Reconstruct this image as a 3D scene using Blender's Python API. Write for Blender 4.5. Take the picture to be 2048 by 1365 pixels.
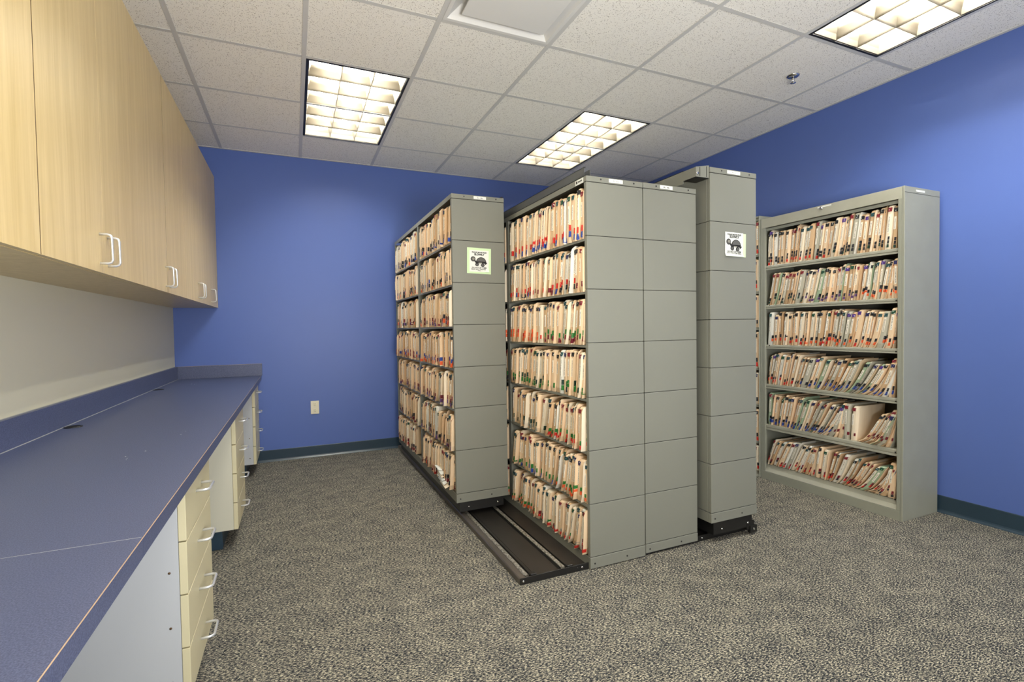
import bpy, math, random
from mathutils import Matrix, Vector
random.seed(7)
for o in list(bpy.data.objects): bpy.data.objects.remove(o)
SC = bpy.context.scene
COL = SC.collection

# ------------------------------------------------------------------ camera
def cam_rows(y, p, r):
    cy, sy, cp, sp, cr, sr = math.cos(y), math.sin(y), math.cos(p), math.sin(p), math.cos(r), math.sin(r)
    F = Vector((sy*cp, cy*cp, sp)); Rt = Vector((cy, -sy, 0)); U = Rt.cross(F)
    return cr*Rt+sr*U, -sr*Rt+cr*U, F
CAM = Vector((0.52099, -1.81272, 1.14368))
FPX = 989.33
RX, RU, RF = cam_rows(0.41451, -0.02736, -0.01532)
cd = bpy.data.cameras.new('camera'); co = bpy.data.objects.new('camera', cd); COL.objects.link(co)
m = Matrix((( RX.x, RU.x, -RF.x, CAM.x), (RX.y, RU.y, -RF.y, CAM.y), (RX.z, RU.z, -RF.z, CAM.z), (0, 0, 0, 1)))
co.matrix_world = m
cd.sensor_width = 36; cd.lens = FPX/2048*36; cd.clip_start = 0.02
SC.camera = co
# ------------------------------------------------------------------ world, exposure
w = bpy.data.worlds.new('world'); SC.world = w; w.use_nodes = True
w.node_tree.nodes['Background'].inputs[0].default_value = (0.9, 0.95, 1, 1)
w.node_tree.nodes['Background'].inputs[1].default_value = 0.0
SC.view_settings.view_transform = 'Standard'; SC.view_settings.look = 'None'
SC.view_settings.gamma = 1.0; SC.view_settings.use_curve_mapping = False
SC.view_settings.exposure = 0.0
TUBE = 120.0           # strength of the fluorescent tubes
REAR_FILL = 60.0           # strength of the fill lamp added behind the rear opening
CEIL_FILL = 84.0          # strength of the added fill lamp aimed up at the ceiling
SC.cycles.max_bounces = 10; SC.cycles.diffuse_bounces = 7; SC.cycles.glossy_bounces = 4
SC.cycles.use_denoising = True; SC.cycles.sample_clamp_indirect = 6.0

XL, XR, YB, YF, H = -.3764, 4.0346, 2.98775, -2.7, 2.67618
T = .6096

# ------------------------------------------------------------------ materials
def s2l(c):
    return tuple((v/255/12.92 if v/255 <= .04045 else ((v/255+.055)/1.055)**2.4) for v in c)+(1,)
def mat(name, rgb, rough=.5, metal=0, spec=.5, noise=None, bump=None, emit=None):
    """noise=(scale vec, amount, rgb2)   bump=(scale, strength, distance)"""
    M = bpy.data.materials.new(name); M.use_nodes = True
    N, L = M.node_tree.nodes, M.node_tree.links
    B = N['Principled BSDF']; B.inputs['Base Color'].default_value = s2l(rgb)
    B.inputs['Roughness'].default_value = rough; B.inputs['Metallic'].default_value = metal
    B.inputs['Specular IOR Level'].default_value = spec
    if noise or bump: tc = N.new('ShaderNodeTexCoord')
    if noise:
        mp = N.new('ShaderNodeMapping'); mp.inputs['Scale'].default_value = noise[0]
        L.new(tc.outputs['Object'], mp.inputs[0])
        nz = N.new('ShaderNodeTexNoise'); nz.inputs['Scale'].default_value = 1; nz.inputs['Detail'].default_value = 4
        L.new(mp.outputs[0], nz.inputs['Vector'])
        rp = N.new('ShaderNodeValToRGB'); a = noise[1]
        rp.color_ramp.elements[0].position = .5-a; rp.color_ramp.elements[1].position = .5+a
        rp.color_ramp.elements[0].color = s2l(noise[2]); rp.color_ramp.elements[1].color = s2l(rgb)
        L.new(nz.outputs['Fac'], rp.inputs[0]); L.new(rp.outputs[0], B.inputs['Base Color'])
    if bump:
        n2 = N.new('ShaderNodeTexNoise'); n2.inputs['Scale'].default_value = bump[0]; n2.inputs['Detail'].default_value = 3
        L.new(tc.outputs['Object'], n2.inputs['Vector'])
        bp = N.new('ShaderNodeBump'); bp.inputs['Strength'].default_value = bump[1]; bp.inputs['Distance'].default_value = bump[2]
        L.new(n2.outputs['Fac'], bp.inputs['Height']); L.new(bp.outputs[0], B.inputs['Normal'])
    if emit:
        B.inputs['Emission Color'].default_value = emit[0]; B.inputs['Emission Strength'].default_value = emit[1]
    return M

M_BLUE = mat('blue_wall_paint', (85, 108, 175), .42, spec=.35, noise=((.8, .8, .8), .5, (82, 105, 172)), bump=(140, .25, .0008))
M_LEFT = mat('pale_grey_wall_paint', (210, 207, 186), .5, bump=(140, .2, .0008))
M_REAR = mat('off_white_wall_paint', (214, 212, 204), .6)
M_METAL = mat('putty_grey_enamel', (122, 123, 114), .42, spec=.35, noise=((3, 3, 3), .5, (118, 119, 110)), bump=(900, .05, .0003))
M_METAL2 = mat('worn_grey_enamel', (150, 152, 140), .4, noise=((9, 9, 9), .35, (142, 143, 130)), bump=(900, .05, .0003))
M_METAL3 = mat('pale_grey_enamel', (172, 172, 158), .35, spec=.5, noise=((9, 9, 9), .35, (160, 159, 144)))
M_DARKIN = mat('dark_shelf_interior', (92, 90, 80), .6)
M_GROOVE = mat('dark_groove', (30, 30, 28), .8)
M_BLACK = mat('black_steel', (16, 16, 16), .4, noise=((30, 30, 30), .3, (23, 22, 21)))
M_PLAT = mat('brown_black_deck', (42, 38, 34), .45, noise=((14, 5, 14), .3, (30, 28, 26)))
M_RAIL = mat('scuffed_steel_rail', (178, 174, 164), .4, .3, noise=((160, 60, 100), .14, (84, 80, 70)))
M_CHROME = mat('chrome', (215, 215, 215), .12, 1)
M_SATIN = mat('satin_silver_pull', (212, 214, 218), .3, .55)
M_SCREW = mat('screw_hole', (20, 20, 20), .6)
M_BRASS = mat('brown_screw', (96, 72, 48), .5, .4)
M_BASE = mat('dark_teal_vinyl', (42, 62, 78), .3, noise=((3, 3, 3), .4, (36, 54, 68)))
M_CREAM = mat('cream_laminate', (214, 206, 172), .4)
M_WHITE = mat('white_melamine', (190, 194, 200), .38)
M_WHITE2 = mat('ivory_melamine', (208, 206, 190), .38)
M_EDGE = mat('brown_laminate_edge', (176, 150, 122), .5)
M_SEAM_SHADE = mat('door_seam_shade', (70, 52, 30), .6)  # shade of the door seams, put into a dark brown colour
M_CAULK = mat('pale_caulk', (170, 172, 170), .6)
M_TBAR = mat('white_tbar', (206, 205, 202), .45)
M_FRAME = mat('black_light_frame', (20, 19, 22), .5)
M_BLADE = mat('louver_aluminium', (150, 142, 128), .4, .3, spec=.4)
M_HOUSE = mat('light_housing_white', (250, 248, 242), .6)
M_TUBE = mat('fluorescent_tube', (255, 255, 255), .4, emit=((1, .985, .90, 1), TUBE))
M_DIFF = mat('diffuser_white', (222, 221, 218), .4)
M_OUT = mat('ivory_plastic', (226, 220, 196), .35)
M_PAPER = mat('white_paper', (222, 224, 218), .7)
M_GREENP = mat('pale_green_paper', (196, 222, 176), .7)
M_INK = mat('black_ink', (28, 28, 28), .7)
M_GINK = mat('grey_ink', (84, 84, 82), .7)
M_LGINK = mat('light_grey_ink', (168, 164, 150), .7)
M_GASKET = mat('black_grommet', (16, 17, 20), .4)

def carpet():
    M = bpy.data.materials.new('salt_and_pepper_carpet'); M.use_nodes = True
    N, L = M.node_tree.nodes, M.node_tree.links; B = N['Principled BSDF']
    B.inputs['Roughness'].default_value = .95; B.inputs['Specular IOR Level'].default_value = .1
    tc = N.new('ShaderNodeTexCoord')
    def nz(sc, det, rot=0):
        mp = N.new('ShaderNodeMapping'); mp.inputs['Scale'].default_value = sc; mp.inputs['Rotation'].default_value = (0, 0, rot)
        L.new(tc.outputs['Object'], mp.inputs[0])
        n = N.new('ShaderNodeTexNoise'); n.inputs['Scale'].default_value = 1; n.inputs['Detail'].default_value = det
        n.inputs['Roughness'].default_value = .6
        L.new(mp.outputs[0], n.inputs['Vector']); return n
    a = nz((95, 230, 100), 4.5, .10); b = nz((9, 14, 10), 3); c = nz((260, 420, 100), 1)
    mx = N.new('ShaderNodeMath'); mx.operation = 'MULTIPLY_ADD'; mx.inputs[1].default_value = .12
    L.new(b.outputs['Fac'], mx.inputs[0]); L.new(a.outputs['Fac'], mx.inputs[2])
    mn = N.new('ShaderNodeMath'); mn.operation = 'MULTIPLY_ADD'; mn.inputs[1].default_value = .35
    L.new(c.outputs['Fac'], mn.inputs[0]); L.new(mx.outputs[0], mn.inputs[2])
    rp = N.new('ShaderNodeValToRGB'); e = rp.color_ramp.elements
    e[0].position = .60; e[0].color = s2l((22, 25, 31)); e[1].position = .90; e[1].color = s2l((206, 198, 176))
    x = e.new(.69); x.color = s2l((50, 54, 60)); x = e.new(.745); x.color = s2l((98, 97, 92)); x = e.new(.80); x.color = s2l((150, 144, 128))
    L.new(mn.outputs[0], rp.inputs[0]); L.new(rp.outputs[0], B.inputs['Base Color'])
    bp = N.new('ShaderNodeBump'); bp.inputs['Strength'].default_value = .6; bp.inputs['Distance'].default_value = .004
    L.new(mn.outputs[0], bp.inputs['Height']); L.new(bp.outputs[0], B.inputs['Normal'])
    return M
def wood():
    M = bpy.data.materials.new('maple_laminate'); M.use_nodes = True
    N, L = M.node_tree.nodes, M.node_tree.links; B = N['Principled BSDF']
    B.inputs['Roughness'].default_value = .33; B.inputs['Specular IOR Level'].default_value = .45
    tc = N.new('ShaderNodeTexCoord')
    mp = N.new('ShaderNodeMapping'); mp.inputs['Scale'].default_value = (30, 30, 1.5); L.new(tc.outputs['Object'], mp.inputs[0])
    n = N.new('ShaderNodeTexNoise'); n.inputs['Scale'].default_value = 1; n.inputs['Detail'].default_value = 5; n.inputs['Distortion'].default_value = .8
    L.new(mp.outputs[0], n.inputs['Vector'])
    m2 = N.new('ShaderNodeMapping'); m2.inputs['Scale'].default_value = (190, 190, 7); L.new(tc.outputs['Object'], m2.inputs[0])
    n2 = N.new('ShaderNodeTexNoise'); n2.inputs['Scale'].default_value = 1; n2.inputs['Detail'].default_value = 2; L.new(m2.outputs[0], n2.inputs['Vector'])
    ad = N.new('ShaderNodeMath'); ad.operation = 'MULTIPLY_ADD'; ad.inputs[1].default_value = .45
    L.new(n2.outputs['Fac'], ad.inputs[0]); L.new(n.outputs['Fac'], ad.inputs[2])
    rp = N.new('ShaderNodeValToRGB'); e = rp.color_ramp.elements
    e[0].position = .42; e[0].color = s2l((192, 168, 114)); e[1].position = 1.0; e[1].color = s2l((216, 194, 144))
    L.new(ad.outputs[0], rp.inputs[0]); L.new(rp.outputs[0], B.inputs['Base Color'])
    return M
def laminate():
    M = mat('navy_laminate', (72, 82, 116), .42, spec=.5)
    N, L = M.node_tree.nodes, M.node_tree.links; B = N['Principled BSDF']
    tc = N.new('ShaderNodeTexCoord'); n = N.new('ShaderNodeTexNoise'); n.inputs['Scale'].default_value = 420; n.inputs['Detail'].default_value = 2
    L.new(tc.outputs['Object'], n.inputs['Vector'])
    rp = N.new('ShaderNodeValToRGB'); e = rp.color_ramp.elements
    e[0].position = .35; e[0].color = s2l((58, 66, 98)); e[1].position = .68; e[1].color = s2l((92, 100, 130))
    L.new(n.outputs['Fac'], rp.inputs[0]); L.new(rp.outputs[0], B.inputs['Base Color'])
    return M
def tile():
    M = bpy.data.materials.new('speckled_ceiling_board'); M.use_nodes = True
    N, L = M.node_tree.nodes, M.node_tree.links; B = N['Principled BSDF']; B.inputs['Roughness'].default_value = .9
    B.inputs['Specular IOR Level'].default_value = .1
    tc = N.new('ShaderNodeTexCoord'); ge = N.new('ShaderNodeNewGeometry')
    v = N.new('ShaderNodeTexVoronoi'); v.inputs['Scale'].default_value = 150; v.inputs['Randomness'].default_value = 1
    L.new(ge.outputs['Position'], v.inputs['Vector'])
    n = N.new('ShaderNodeTexNoise'); n.inputs['Scale'].default_value = 80; L.new(ge.outputs['Position'], n.inputs['Vector'])
    mu = N.new('ShaderNodeMath'); mu.operation = 'MULTIPLY_ADD'; mu.inputs[1].default_value = .5; mu.inputs[2].default_value = -.06
    L.new(n.outputs['Fac'], mu.inputs[0])
    sb = N.new('ShaderNodeMath'); sb.operation = 'SUBTRACT'; L.new(v.outputs['Distance'], sb.inputs[0]); L.new(mu.outputs[0], sb.inputs[1])
    rp = N.new('ShaderNodeValToRGB'); e = rp.color_ramp.elements
    e[0].position = 0.0; e[0].color = s2l((128, 116, 108)); e[1].position = .045; e[1].color = s2l((244, 241, 234))
    L.new(sb.outputs[0], rp.inputs[0]); L.new(rp.outputs[0], B.inputs['Base Color'])
    return M
def marks(name, base, ink, sc, thr, soft=.03):
    """flat print: small ink marks on a base colour"""
    M = mat(name, base, .6)
    N, L = M.node_tree.nodes, M.node_tree.links; B = N['Principled BSDF']
    ge = N.new('ShaderNodeNewGeometry'); mp = N.new('ShaderNodeMapping'); mp.inputs['Scale'].default_value = sc
    L.new(ge.outputs['Position'], mp.inputs[0])
    n = N.new('ShaderNodeTexNoise'); n.inputs['Scale'].default_value = 1; n.inputs['Detail'].default_value = 1
    L.new(mp.outputs[0], n.inputs['Vector'])
    rp = N.new('ShaderNodeValToRGB'); e = rp.color_ramp.elements
    e[0].position = thr-soft; e[0].color = s2l(base); e[1].position = thr+soft; e[1].color = s2l(ink)
    L.new(n.outputs['Fac'], rp.inputs[0]); L.new(rp.outputs[0], B.inputs['Base Color'])
    return M
M_CARPET, M_WOOD, M_LAM, M_TILE = carpet(), wood(), laminate(), tile()
M_STRIP = mat('name_strip_paper', (240, 234, 220), .6)
M_LINE = marks('printed_name_line', (64, 58, 56), (232, 226, 214), (60, 500, 420), .50)
M_SMALL = marks('printed_shelf_label', (232, 232, 224), (120, 118, 110), (220, 60, 160), .62)

# ------------------------------------------------------------------ mesh helpers
WO = {}          # world origin of every parented object
class MB:
    def __init__(s): s.v = []; s.f = []; s.m = []; s.mi = 0; s.sm = []
    def face(s, idx, smooth=False): s.f.append(list(idx)); s.m.append(s.mi); s.sm.append(smooth)
    def box(s, x0, y0, z0, x1, y1, z1):
        b = len(s.v)
        s.v += [(x0,y0,z0),(x1,y0,z0),(x1,y1,z0),(x0,y1,z0),(x0,y0,z1),(x1,y0,z1),(x1,y1,z1),(x0,y1,z1)]
        for q in ((0,3,2,1),(4,5,6,7),(0,1,5,4),(1,2,6,5),(2,3,7,6),(3,0,4,7)): s.face([b+i for i in q])
        return s
    def bbox(s, x0, y0, z0, x1, y1, z1, r):
        """box with all edges chamfered by r"""
        b = len(s.v); P = (x0+x1)/2, (y0+y1)/2, (z0+z1)/2; hx, hy, hz = (x1-x0)/2, (y1-y0)/2, (z1-z0)/2
        r = min(r, hx*.45, hy*.45, hz*.45); idx = {}
        for sx in (-1, 1):
            for sy in (-1, 1):
                for sz in (-1, 1):
                    for a in range(3):
                        d = [hx, hy, hz]
                        for k in range(3):
                            if k != a: d[k] -= r
                        idx[(sx, sy, sz, a)] = len(s.v)
                        s.v.append((P[0]+sx*d[0], P[1]+sy*d[1], P[2]+sz*d[2]))
        def q(l, flip): s.face(l if not flip else l[::-1])
        for a in range(3):
            b1, c1 = (a+1) % 3, (a+2) % 3
            for sg in (-1, 1):
                l = []
                for (u, v) in ((-1,-1),(1,-1),(1,1),(-1,1)):
                    k = [0,0,0]; k[a] = sg; k[b1] = u; k[c1] = v; l.append(idx[(k[0],k[1],k[2],a)])
                q(l, sg < 0)
        for a in range(3):     # edges along axis a
            b1, c1 = (a+1) % 3, (a+2) % 3
            for u in (-1, 1):
                for v in (-1, 1):
                    k0 = [0,0,0]; k0[a] = -1; k0[b1] = u; k0[c1] = v; k1 = list(k0); k1[a] = 1
                    l = [idx[(*k0, b1)], idx[(*k1, b1)], idx[(*k1, c1)], idx[(*k0, c1)]]
                    q(l, u*v > 0)
        for sx in (-1, 1):
            for sy in (-1, 1):
                for sz in (-1, 1):
                    q([idx[(sx,sy,sz,0)], idx[(sx,sy,sz,1)], idx[(sx,sy,sz,2)]], sx*sy*sz < 0)
        return s
    def prism(s, pts, axis, a0, a1, smooth=False):
        """polygon pts in the plane across `axis`, extruded a0..a1. axis 0: pts=(y,z); 1: (x,z); 2: (x,y)"""
        b = len(s.v); n = len(pts)
        for a in (a0, a1):
            for (p, q) in pts:
                s.v.append({0: (a, p, q), 1: (p, a, q), 2: (p, q, a)}[axis])
        s.face([b+i for i in range(n)][::-1]); s.face([b+n+i for i in range(n)])
        for i in range(n):
            j = (i+1) % n; s.face([b+i, b+j, b+n+j, b+n+i], smooth)
        return s
    def tube(s, path, r, seg=8, closed=False):
        b = len(s.v); P = [Vector(p) for p in path]; n = len(P)
        up = Vector((0.13, 0.21, .97)).normalized()
        for i, p in enumerate(P):
            t = ((P[min(i+1, n-1)]-P[i]).normalized()+(P[i]-P[max(i-1, 0)]).normalized()).normalized()
            e = t.cross(up).normalized(); g = t.cross(e).normalized()
            for k in range(seg):
                a = 2*math.pi*k/seg; s.v.append(tuple(p+r*(math.cos(a)*e+math.sin(a)*g)))
        for i in range(n-1):
            for k in range(seg):
                l = (k+1) % seg; s.face([b+i*seg+k, b+i*seg+l, b+(i+1)*seg+l, b+(i+1)*seg+k], True)
        s.face([b+k for k in range(seg)][::-1]); s.face([b+(n-1)*seg+k for k in range(seg)])
        return s
    def lathe(s, c, prof, axis=2, seg=20):
        """prof list of (r, h) along +axis from centre c"""
        b = len(s.v); n = len(prof)
        for (r, h) in prof:
            for k in range(seg):
                a = 2*math.pi*k/seg; u, v = r*math.cos(a), r*math.sin(a)
                s.v.append({0: (c[0]+h, c[1]+u, c[2]+v), 1: (c[0]+u, c[1]+h, c[2]+v), 2: (c[0]+u, c[1]+v, c[2]+h)}[axis])
        for i in range(n-1):
            for k in range(seg):
                l = (k+1) % seg; s.face([b+i*seg+k, b+i*seg+l, b+(i+1)*seg+l, b+(i+1)*seg+k], True)
        s.face([b+k for k in range(seg)]); s.face([b+(n-1)*seg+k for k in range(seg)][::-1])
        return s
    def mesh(s, name, mats, off=(0,0,0)):
        me = bpy.data.meshes.new(name)
        me.from_pydata([(x-off[0], y-off[1], z-off[2]) for x, y, z in s.v], [], s.f)
        for mm in (mats if isinstance(mats, (list, tuple)) else [mats]): me.materials.append(mm)
        assert len(s.m) == len(me.polygons) == len(s.sm), (name, len(s.m), len(s.sm), len(me.polygons), len(s.f), s.m[:5]); me.polygons.foreach_set('material_index', s.m); me.polygons.foreach_set('use_smooth', s.sm)
        me.update()
        import bmesh
        bm = bmesh.new(); bm.from_mesh(me); bmesh.ops.recalc_face_normals(bm, faces=bm.faces); bm.to_mesh(me); bm.free()
        return me
def tag(o, label=None, cat=None, group=None, kind=None):
    for k, v in (('label', label), ('category', cat), ('group', group), ('kind', kind)):
        if v: o[k] = v
    return o
def obj(name, mb, mats, parent=None, loc=None, label=None):
    """mb holds WORLD coordinates"""
    if parent is not None: org = WO[parent.name]
    else: org = loc if loc else (0, 0, 0)
    o = bpy.data.objects.new(name, mb.mesh(name, mats, org)); COL.objects.link(o)
    if parent is not None: o.parent = parent
    else: o.location = org
    WO[o.name] = org
    if label: o['label'] = label
    return o
def thing(name, label, cat, loc, group=None):
    o = bpy.data.objects.new(name, None); COL.objects.link(o); o.location = loc; o.empty_display_size = .1
    WO[o.name] = tuple(loc); return tag(o, label, cat, group)
def B(*a): return MB().box(*a)
def text_mb(txt, size, fn, thick=.0, align='CENTER'):
    """text outline turned into flat triangles; fn(x, y) -> world point"""
    cu = bpy.data.curves.new('t', 'FONT'); cu.body = txt; cu.size = size; cu.align_x = align; cu.offset = thick; cu.resolution_u = 2
    to = bpy.data.objects.new('t', cu); COL.objects.link(to)
    dg = bpy.context.evaluated_depsgraph_get(); me = bpy.data.meshes.new_from_object(to.evaluated_get(dg))
    mb = MB(); mb.v = [fn(v.co.x, v.co.y) for v in me.vertices]
    for p in me.polygons: mb.face(list(p.vertices))
    bpy.data.objects.remove(to); bpy.data.curves.remove(cu); bpy.data.meshes.remove(me)
    return mb

# ------------------------------------------------------------------ room shell
def struct(name, mb, mm): return tag(obj(name, mb, mm), kind='structure')
struct('floor', B(XL-.15, YF-.15, -.1, XR+.15, YB+.15, 0), M_CARPET)
struct('wall_left', B(XL-.12, YF-.12, 0, XL, YB+.12, H+.3), M_LEFT)
struct('wall_back', B(XL, YB, 0, XR, YB+.12, H+.3), M_BLUE)
struct('wall_right', B(XR, YF-.12, 0, XR+.12, YB+.12, H+.3), M_BLUE)
# rear wall (behind the camera) with an opening added to let fill light in
DX0, DX1, DZ = .6, 3.6, 2.3
struct('wall_rear', MB().box(XL, YF-.12, 0, DX0, YF, H+.3).box(DX1, YF-.12, 0, XR, YF, H+.3).box(DX0, YF-.12, DZ, DX1, YF, H+.3), M_REAR)
struct('added_opening_trim', MB().box(DX0-.05, YF, 0, DX0, YF+.015, DZ+.05).box(DX1, YF, 0, DX1+.05, YF+.015, DZ+.05).box(DX0, YF, DZ, DX1, YF+.015, DZ+.05), M_REAR)
# cove baseboards
def cove(s):   # profile (distance from wall, z)
    return [(0, 0), (.016, 0), (.0145, .004), (.008, .012), (.0055, .02), (.005, .098), (.003, .102), (0, .102)]
mb = MB(); mb.prism([(YB-d, z) for d, z in cove(0)], 0, XL, XR); struct('baseboard_back', mb, M_BASE)
mb = MB(); mb.prism([(XR-d, z) for d, z in cove(0)], 1, YF, YB-.016); struct('baseboard_right', mb, M_BASE)
mb = MB(); mb.prism([(XL+d, z) for d, z in cove(0)], 1, YF, YB-.016); struct('baseboard_left', mb, M_BASE)

# ceiling: T-bar grid + wall angle + deck, tiles as children
cols = [i*T for i in range(0, 7)]; rows = [j*T for j in range(-4, 5)]
ylines = rows
mb = MB()
for x in cols: mb.box(x-.012, YF, H, x+.012, YB, H+.002); mb.box(x-.0012, YF, H+.002, x+.0012, YB, H+.03)
for i, x in enumerate([XL]+cols):
    x1 = (cols+[XR])[i]
    for y in rows: mb.box(x+.0125, y-.012, H+.0004, x1-.0125, y+.012, H+.0016)
mb.box(XL, YF, H-.001, XL+.022, YB, H+.0025); mb.box(XR-.022, YF, H-.001, XR, YB, H+.0025)
mb.box(XL, YB-.022, H-.001, XR, YB, H+.0024); mb.box(XL, YF, H-.001, XR, YF+.022, H+.0024)
mb.box(XL-.12, YF-.12, H+.3, XR+.12, YB+.12, H+.35)
CEIL = struct('ceiling', mb, M_TBAR)
LIGHTS = [(1, 2), (4, 2), (5, -2), (1, -2)]         # column index, first row: each covers two rows
lit = {(c, r+k) for c, r in LIGHTS for k in (0, 1)}
DIFF = (2, 0)
xs = [XL]+cols+[XR]; ys = [YF]+rows+[YB]
full = B(-T/2+.003, -T/2+.003, .0, T/2-.003, T/2-.003, .014).mesh('ceiling_tile', M_TILE)
for i in range(len(xs)-1):
    for j in range(len(ys)-1):
        c, r = i-1, j-1-4
        if (c, r) in lit or (c, r) == DIFF: continue
        x0, x1, y0, y1 = xs[i], xs[i+1], ys[j], ys[j+1]
        cx, cy = (x0+x1)/2, (y0+y1)/2
        if abs(x1-x0-T) < 1e-3 and abs(y1-y0-T) < 1e-3: me = full
        else: me = B(x0+.003-cx, y0+.003-cy, 0, x1-.003-cx, y1-.003-cy, .014).mesh('ceiling_tile', M_TILE)
        o = bpy.data.objects.new('ceiling_tile', me); COL.objects.link(o); o.parent = CEIL
        o.location = (cx, cy, H+.0025+random.random()*.0012); o.rotation_euler = (0, 0, 0)

# ------------------------------------------------------------------ recessed louvered lights
def light(c, r, label):
    x0, y0 = c*T+.0125, r*T+.0125; x1, y1 = (c+1)*T-.0125, (r+2)*T-.0125
    t = thing('light_fixture', label, 'ceiling light', ((x0+x1)/2, (y0+y1)/2, H), 'louvered fluorescent ceiling lights')
    g = MB(); z0, z1 = H-.0015, H+.028; f = .013
    g.box(x0, y0, z0, x0+f, y1, z1).box(x1-f, y0, z0, x1, y1, z1).box(x0+f, y0, z0, x1-f, y0+f, z1).box(x0+f, y1-f, z0, x1-f, y1, z1)
    obj('frame', g, M_FRAME, t, label='black frame')
    # housing
    h = MB(); zt = H+.15
    h.box(x0, y0, z1, x0+.004, y1, zt).box(x1-.004, y0, z1, x1, y1, zt).box(x0+.004, y0, z1, x1-.004, y0+.004, zt).box(x0+.004, y1-.004, z1, x1-.004, y1, zt).box(x0, y0, zt, x1, y1, zt+.004)
    obj('housing', h, M_HOUSE, t)
    ix0, ix1, iy0, iy1 = x0+f+.004, x1-f-.004, y0+f+.004, y1-f-.004
    zb, zu = H+.004, H+.066
    def prof(c0, hw):      # parabolic blade section (across, z)
        L_ = [(c0+.0009+hw*(k/4)**1.8, zb+(zu-zb)*k/4) for k in range(5)]
        R_ = [(c0-.0009-hw*(k/4)**1.8, zb+(zu-zb)*k/4) for k in range(5)]
        return L_+R_[::-1]
    for k in range(1, 3):
        xx = ix0+(ix1-ix0)*k/3
        q = MB(); q.prism(prof(xx, .016), 1, iy0, iy1, True); obj('blade', q, M_BLADE, t)
    for k in range(1, 6):
        yy = iy0+(iy1-iy0)*k/6
        q = MB(); q.prism(prof(yy, .02), 0, ix0, ix1, True); obj('blade', q, M_BLADE, t)
    # sloped side reflectors
    q = MB(); w_ = .016
    q.prism([(ix0-.003, zb), (ix0, zb), (ix0+w_*.3, zb+.03), (ix0+w_, zu), (ix0-.003, zu)], 1, iy0, iy1)
    q.prism([(ix1+.003, zb), (ix1, zb), (ix1-w_*.3, zb+.03), (ix1-w_, zu), (ix1+.003, zu)], 1, iy0, iy1)
    q.prism([(iy0-.003, zb), (iy0, zb), (iy0+w_*.3, zb+.03), (iy0+w_*1.3, zu), (iy0-.003, zu)], 0, ix0, ix1)
    q.prism([(iy1+.003, zb), (iy1, zb), (iy1-w_*.3, zb+.03), (iy1-w_*1.3, zu), (iy1+.003, zu)], 0, ix0, ix1)
    obj('side_reflector', q, M_BLADE, t)
    for k in range(3):
        xx = ix0+(ix1-ix0)*(k+.5)/3
        q = MB(); q.tube([(xx, iy0+.02, H+.1), (xx, iy1-.02, H+.1)], .0125, 8); obj('tube', q, M_TUBE, t, label='glowing fluorescent tube')
names = ['louvered ceiling light above the left of the blue back wall', 'louvered ceiling light over the tall shelving fronts',
         'louvered ceiling light nearest the right blue wall, cut by the frame', 'louvered ceiling light behind the camera over the counter aisle']
for (c, r), nme in zip(LIGHTS, names): light(c, r, nme)

# air diffuser
x0, y0, x1, y1 = 2*T+.0125, .0125, 3*T-.0125, T-.0125
t = thing('air_diffuser', 'square white ceiling air diffuser with a flat centre plate', 'vent', ((x0+x1)/2, (y0+y1)/2, H))
g = MB(); cx, cy = (x0+x1)/2, (y0+y1)/2; hw = (x1-x0)/2
rings = [(hw, H-.001), (hw-.018, H-.001), (hw-.03, H+.012), (hw-.075, H+.05), (hw-.12, H+.06)]
for k, (a, z) in enumerate(rings):
    g.v += [(cx-a, cy-a, z), (cx+a, cy-a, z), (cx+a, cy+a, z), (cx-a, cy+a, z)]
    if k:
        b = (k-1)*4
        for i in range(4): g.face([b+i, b+(i+1) % 4, b+4+(i+1) % 4, b+4+i])
g.face([16, 17, 18, 19])
obj('cone', g, M_DIFF, t)
g = MB(); g.bbox(cx-.222, cy-.205, H-.012, cx+.222, cy+.205, H-.006, .002)
obj('centre_plate', g, M_DIFF, t)
for sx in (-1, 1):
    for sy in (-1, 1): obj('hanger', B(cx+sx*.15-.004, cy+sy*.15-.004, H-.006, cx+sx*.15+.004, cy+sy*.15+.004, H+.06), M_DIFF, t)

# sprinkler
t = thing('fire_sprinkler', 'small chrome fire sprinkler head hanging from a ceiling tile', 'sprinkler', (3.39, .321, H))
obj('escutcheon', MB().lathe((3.39, .321, H+.003), [(.038, 0), (.036, -.006), (.026, -.012), (.012, -.013)], 2, 24), M_CHROME, t)
g = MB().lathe((3.39, .321, H-.010), [(.009, 0), (.009, -.012), (.006, -.018), (.005, -.03)], 2, 12)
g.tube([(3.381, .321, H-.02), (3.379, .321, H-.03), (3.388, .321, H-.042)], .002, 6).tube([(3.399, .321, H-.02), (3.401, .321, H-.03), (3.392, .321, H-.042)], .002, 6)
obj('nozzle', g, M_CHROME, t)
obj('deflector', MB().lathe((3.39, .321, H-.042), [(.016, 0), (.016, -.0025), (.005, -.004)], 2, 16), M_CHROME, t)

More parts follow.
